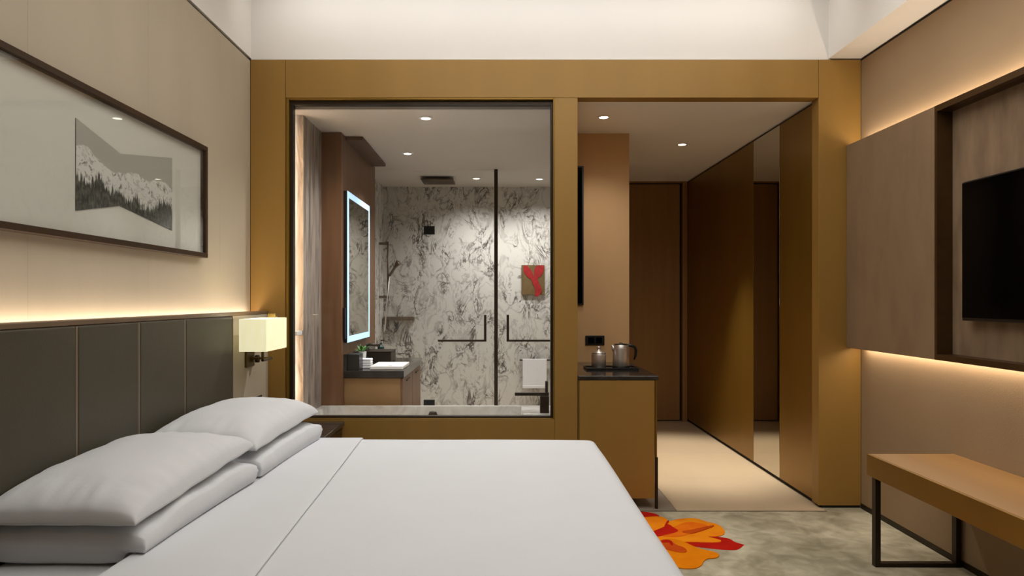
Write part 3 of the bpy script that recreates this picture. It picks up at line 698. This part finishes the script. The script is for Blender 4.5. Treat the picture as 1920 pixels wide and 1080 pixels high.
# ------------------------------------------------------------------ bathroom things
mi = thing('lit_mirror', 'rectangular vanity mirror with a glowing bluish white border', 'mirror', (-1.1, 5.2, .95))
mx0, mx1, my0, my1, mz0, mz1 = -1.1175, -1.09, 4.84, 5.65, .952, 2.030
mesh('casing', box(mx0, mx1-.003, my0, my1, mz0, mz1, .001), M['black'], mi)
bw = .045
mesh('light_band', box(mx1-.0028, mx1, my0, my1, mz1-bw, mz1), M['led_blue'], mi)
mesh('light_band', box(mx1-.0028, mx1, my0, my1, mz0, mz0+bw), M['led_blue'], mi)
mesh('light_band', box(mx1-.0028, mx1, my0, my0+bw, mz0+bw, mz1-bw), M['led_blue'], mi)
mesh('light_band', box(mx1-.0028, mx1, my1-bw, my1, mz0+bw, mz1-bw), M['led_blue'], mi)
mesh('mirror_glass', box(mx1-.0028, mx1-.0004, my0+bw, my1-bw, mz0+bw, mz1-bw), M['mirror'], mi)

va = thing('vanity', 'floating tan vanity with a thick dark stone counter under the lit mirror', 'vanity', (-.9, 5.38, .3))
mesh('cabinet', box(-1.117, -.715, 4.845, 5.915, .28, .703, .002), M['vanity'], va)
for k in range(2):
    d_ = mesh('drawer', box(-.7145, -.700, 4.85+k*.535, 5.375+k*.535, .285, .698, .002), M['wood_red'], va)
    mesh('pull', box(-.700, -.690, 5.02+k*.535, 5.20+k*.535, .66, .668, .001), M['bronze_dark'], d_)
mesh('counter', box(-1.117, -.690, 4.832, 5.93, .704, .754, .002), M['stone_dark'], va)
mesh('backsplash', box(-1.117, -1.095, 4.84, 5.93, .7545, .87, .001), M['stone_dark'], va)
ZV = .7545
bs = thing('washbasin', 'white rectangular washbasin on the dark vanity counter', 'washbasin', (-.86, 5.2, ZV))
bm = box(-.945, -.705, 4.90, 5.24, ZV, ZV+.026, .005, 2)
top = max((f for f in bm.faces), key=lambda f: f.calc_center_median().z if abs(f.normal.z) > .9 else -9)
r = bmesh.ops.inset_region(bm, faces=[top], thickness=.014)
bmesh.ops.translate(bm, verts=top.verts, vec=(0, 0, -.016))
mesh('bowl', bm, M['ceramic'], bs)
mesh('drain', lathe(bmesh.new(), -.83, 5.07, [(.02, ZV+.0103), (.02, ZV+.013)], 20), M['steel'], bs)
fa = thing('basin_faucet', 'dark metal faucet behind the white washbasin', 'faucet', (-1.05, 5.25, ZV))
mesh('spout', tube(bmesh.new(), [(-1.045, 5.25, ZV), (-1.045, 5.25, ZV+.13), (-1.035, 5.25, ZV+.155), (-1.01, 5.25, ZV+.16), (-.93, 5.25, ZV+.150)], .011), M['bronze_dark'], fa, smooth=True)
mesh('lever', box(-1.052, -1.038, 5.29, 5.33, ZV, ZV+.06, .002), M['bronze_dark'], fa)
tb = thing('tissue_box', 'black tissue box at the near end of the vanity counter', 'box', (-1.03, 4.92, ZV))
mesh('body', box(-1.093, -1.008, 4.842, 4.97, ZV, ZV+.115, .003), M['black'], tb)
mesh('slot', box(-1.07, -1.03, 4.87, 4.94, ZV+.1152, ZV+.117), M['bronze'], tb)
ft = thing('folded_cloth', 'folded pale cloth stacked behind the black tissue box', 'towel', (-.95, 4.94, ZV))
for k in range(4): mesh('fold', box(-1.028, -.953, 4.985, 5.065, ZV+.018*k, ZV+.018*k+.0175, .005, 2), M['towel'], ft)
bt = thing('amenity_box', 'long black amenity box on the far end of the vanity counter', 'box', (-.98, 5.6, ZV))
mesh('body', box(-1.085, -.89, 5.50, 5.75, ZV, ZV+.075, .003), M['bronze_dark'], bt)
mesh('lid', box(-1.087, -.888, 5.498, 5.752, ZV+.0752, ZV+.088, .002), M['bronze_dark'], bt)
pl = thing('potted_plant', 'small leafy green plant in a white pot below the mirror', 'plant', (-1.03, 5.06, ZV))
mesh('pot', lathe(bmesh.new(), -1.045, 5.13, [(.022, ZV), (.030, ZV+.10), (.032, ZV+.115), (.026, ZV+.115), (.024, ZV+.105)], 20), M['ceramic'], pl, smooth=False)
rng = random.Random(3)
for k in range(16):
    an = k*2.4; le = .055+.025*rng.random(); el = .35+.9*rng.random()
    dx, dy, dz = math.cos(an)*math.cos(el), math.sin(an)*math.cos(el), math.sin(el)
    b0 = Vector((-1.045+.008*math.cos(an), 5.13+.008*math.sin(an), ZV+.110)); d_ = Vector((dx, dy, dz)); sd = Vector((-math.sin(an), math.cos(an), 0))
    bm = bmesh.new(); c = [b0, b0+d_*le*.5+sd*.013, b0+d_*le+Vector((0, 0, -.008)), b0+d_*le*.5-sd*.013, b0+d_*le*.5+Vector((0, 0, .004))]
    v = [bm.verts.new(p) for p in c]
    for t_ in ((0, 1, 4), (1, 2, 4), (2, 3, 4), (3, 0, 4), (1, 0, 3), (1, 3, 2)): bm.faces.new([v[i] for i in t_])
    bmesh.ops.recalc_face_normals(bm, faces=bm.faces)
    mesh('leaf', bm, M['leaf'], pl)
so = thing('soap_bottle', 'dark teal soap bottle behind the basin', 'bottle', (-1.0, 5.83, ZV))
mesh('body', lathe(bmesh.new(), -1.03, 5.84, [(.026, ZV), (.028, ZV+.01), (.028, ZV+.10), (.012, ZV+.12), (.012, ZV+.13)], 20), M['teal'], so, smooth=False)
mesh('pump', tube(bmesh.new(), [(-1.03, 5.84, ZV+.131), (-1.03, 5.84, ZV+.155), (-1.0, 5.84, ZV+.158)], .006), M['bronze_dark'], so, smooth=True)
hs = mesh('hair_dryer_holder', box(-1.117, -1.098, 4.806, 4.832, .98, 1.20, .003), M['black'])
tag(hs, 'slim black wall holder at the near edge of the lit mirror', 'holder')

# bathtub
tubt = thing('bathtub', 'white built in bathtub directly behind the bathroom window', 'bathtub', (-.4, 4.46, 0))
bm = box(-1.255, .383, D+.092, 4.766, 0.001, .520, .006, 2)
top = max((f for f in bm.faces), key=lambda f: f.calc_center_median().z if abs(f.normal.z) > .9 else -9)
cut = bmesh.ops.inset_region(bm, faces=[top], thickness=.055)
for v in top.verts:
    if v.co.x > .2: v.co.x -= .20
r = bmesh.ops.inset_region(bm, faces=[top], thickness=.03)
for v in top.verts: v.co.z -= .16
r = bmesh.ops.inset_region(bm, faces=[top], thickness=.05)
for v in top.verts: v.co.z -= .22
mesh('shell', bm, M['tub'], tubt)
mesh('waste_knob', lathe(bmesh.new(), -.435, 4.34, [(.028, .5205), (.03, .526), (.022, .545), (.010, .548)], 20), M['bronze_dark'], tubt, smooth=False)
bf = thing('bathtub_faucet', 'dark square bathtub faucet with a long flat spout', 'faucet', (.27, 4.45, .52))
mesh('body', box(.252, .310, 4.43, 4.485, .5205, .632, .003), M['bronze_dark'], bf)
mesh('spout', box(.088, .310, 4.44, 4.475, .6325, .652, .002), M['bronze_dark'], bf)
mesh('lever', box(.286, .304, 4.447, 4.468, .6525, .725, .002), M['bronze_dark'], bf)

# shower screen
def handle(t, xg, sgn, x_end):
    zt_, zb_ = CAMZ-(590-VY)*SG/F, CAMZ-(640-VY)*SG/F
    y = SG-.045
    h = mesh('handle', box(xg-.011, xg+.011, y-.011, y+.011, zb_, zt_, .002), M['bronze_dark'], t)
    mesh('standoff', box(xg-.007, xg+.007, y+.0112, SG-.006, zt_-.05, zt_-.036), M['bronze_dark'], h)
    a, b = sorted((xg-sgn*.0112*-1 if False else xg+sgn*.0112, x_end))
    mesh('towel_bar', box(a, b, y-.009, y+.009, zb_, zb_+.018, .002), M['bronze_dark'], h)
XG1, XP = (805-VX)*SG/F, (930-VX)*SG/F
sg1 = mesh('shower_screen', box(-1.225, XG1-.002, SG-.004, SG+.004, .01, ZB-.006), M['shower_glass'])
tag(sg1, 'fixed clear glass shower panel next to the vanity', 'glass panel')
sd1 = thing('shower_door', 'clear glass shower door with towel bar left of the dark post', 'shower door', ((XG1+XP)/2, SG, 0))
mesh('pane', box(XG1+.002, XP-.018, SG-.004, SG+.004, .012, ZB-.006), M['shower_glass'], sd1)
zh = CAMZ-(432-VY)*SG/F
for z in (zh, .32): mesh('hinge', box(XG1-.05, XG1+.05, SG-.014, SG-.0045, z-.038, z+.038, .002), M['gap'], sd1)
handle(sd1, (910-VX)*SG/F, -1, (822-VX)*SG/F)
po = mesh('screen_post', box(XP-.016, XP+.016, SG-.02, SG+.02, 0, ZB-.001, .002), M['bronze_dark'])
tag(po, 'tall dark bronze post between the two glass bathroom doors', 'post')
sd2 = thing('toilet_door', 'clear glass door with towel bar right of the dark post', 'glass door', ((XP+.5)/2, SG, 0))
mesh('pane', box(XP+.018, .80, SG-.004, SG+.004, .012, ZB-.006), M['shower_glass'], sd2)
handle(sd2, (952-VX)*SG/F, 1, (1034-VX)*SG/F)

rs = thing('rain_shower', 'flat square rain shower head under the shower ceiling', 'shower head', (-.61, 6.6, ZB))
mesh('plate', box(-.765, -.455, 6.47, 6.75, ZB-.035, ZB-.022, .003), M['bronze'], rs)
mesh('stem', lathe(bmesh.new(), -.61, 6.61, [(.014, ZB-.0218), (.014, ZB-.001)], 16), M['bronze'], rs)
hr = thing('hand_shower', 'metal hand shower on a vertical rail in the shower', 'shower rail', (-1.2, 6.85, 1.28))
mesh('rail', tube(bmesh.new(), [(-1.138, 6.85, 1.26), (-1.138, 6.85, 1.84)], .010), M['rail'], hr, smooth=True)
for z in (1.285, 1.82): mesh('bracket', box(-1.225, -1.128, 6.835, 6.865, z-.012, z+.012, .002), M['rail'], hr)
mesh('handset', tube(bmesh.new(), [(-1.12, 6.84, 1.50), (-1.06, 6.80, 1.58), (-1.02, 6.78, 1.63)], [.012, .014, .03]), M['rail'], hr, smooth=True)
mesh('hose', tube(bmesh.new(), [(-1.12, 6.84, 1.50), (-1.15, 6.84, 1.2), (-1.17, 6.86, .95), (-1.19, 6.93, .93), (-1.2, 6.98, 1.0)], .007), M['steel'], hr, smooth=True)
sm_ = thing('shower_mixer', 'horizontal bronze shower mixer shelf on the marble wall', 'mixer', (-1.05, 7.06, 1.05))
mesh('shelf', box(-1.215, -.90, 7.02, 7.098, 1.045, 1.082, .003), M['rail'], sm_)
mesh('knob', box(-1.224, -1.17, 7.01, 7.098, .98, 1.043, .003), M['rail'], sm_)
ar = thing('red_artwork', 'small bronze canvas with a red brush figure on the marble wall', 'artwork', (.33, 7.09, 1.3))
az0, az1 = CAMZ-(553-VY)*7.08/F, CAMZ-(497-VY)*7.08/F; ax0, ax1 = (978-VX)*7.08/F, (1021-VX)*7.08/F
mesh('canvas', box(ax0, ax1, 7.075, 7.098, az0, az1, .002), M['art_gold'], ar)
def blob(pts, y):
    P = [Vector((ax0+(ax1-ax0)*u, az0+(az1-az0)*v)) for u, v in pts]
    for _ in range(2):
        Q = []
        for i in range(len(P)): a, b = P[i], P[(i+1) % len(P)]; Q += [a*.75+b*.25, a*.25+b*.75]
        P = Q
    bm = bmesh.new(); f = bm.faces.new([bm.verts.new((p.x, y, p.y)) for p in P])
    r = bmesh.ops.extrude_face_region(bm, geom=[f])
    for v in [g_ for g_ in r['geom'] if isinstance(g_, bmesh.types.BMVert)]: v.co.y -= .003
    bmesh.ops.recalc_face_normals(bm, faces=bm.faces)
    mesh('red_stroke', bm, M['red'], ar)
blob([(.06, .80), (.10, 1.02), (.30, .94), (.46, .78), (.52, .58), (.38, .52), (.22, .62)], 7.0745)
blob([(.52, .72), (.60, .96), (.80, 1.0), (1.0, .98), (.94, .74), (.76, .56), (.56, .56)], 7.0744)
blob([(.40, .62), (.66, .64), (.74, .42), (.92, .14), (.70, -.08), (.56, -.04), (.60, .22), (.46, .40)], 7.0710)
tw = thing('hand_towel', 'white hand towel hanging over a dark rail at the right of the bathroom', 'towel', (.36, 7.05, .3))
tz0, tz1 = CAMZ-(728-VY)*7.05/F, CAMZ-(673-VY)*7.05/F; tx0, tx1 = (980-VX)*7.05/F, (1025-VX)*7.05/F
mesh('cloth', box(tx0, tx1, 7.045, 7.055, tz0+.035, tz1, .004, 2), M['towel'], tw)
mesh('hem', box(tx0-.002, tx1+.002, 7.040, 7.058, tz0, tz0+.034, .005, 2), M['towel'], tw)
mesh('rail', box(tx0-.03, tx1+.04, 7.060, 7.074, tz1-.02, tz1-.006, .002), M['bronze_dark'], tw)
for xx in (tx0-.025, tx1+.025): mesh('bracket', box(xx, xx+.012, 7.0745, 7.099, tz1-.02, tz1-.006), M['bronze_dark'], tw)
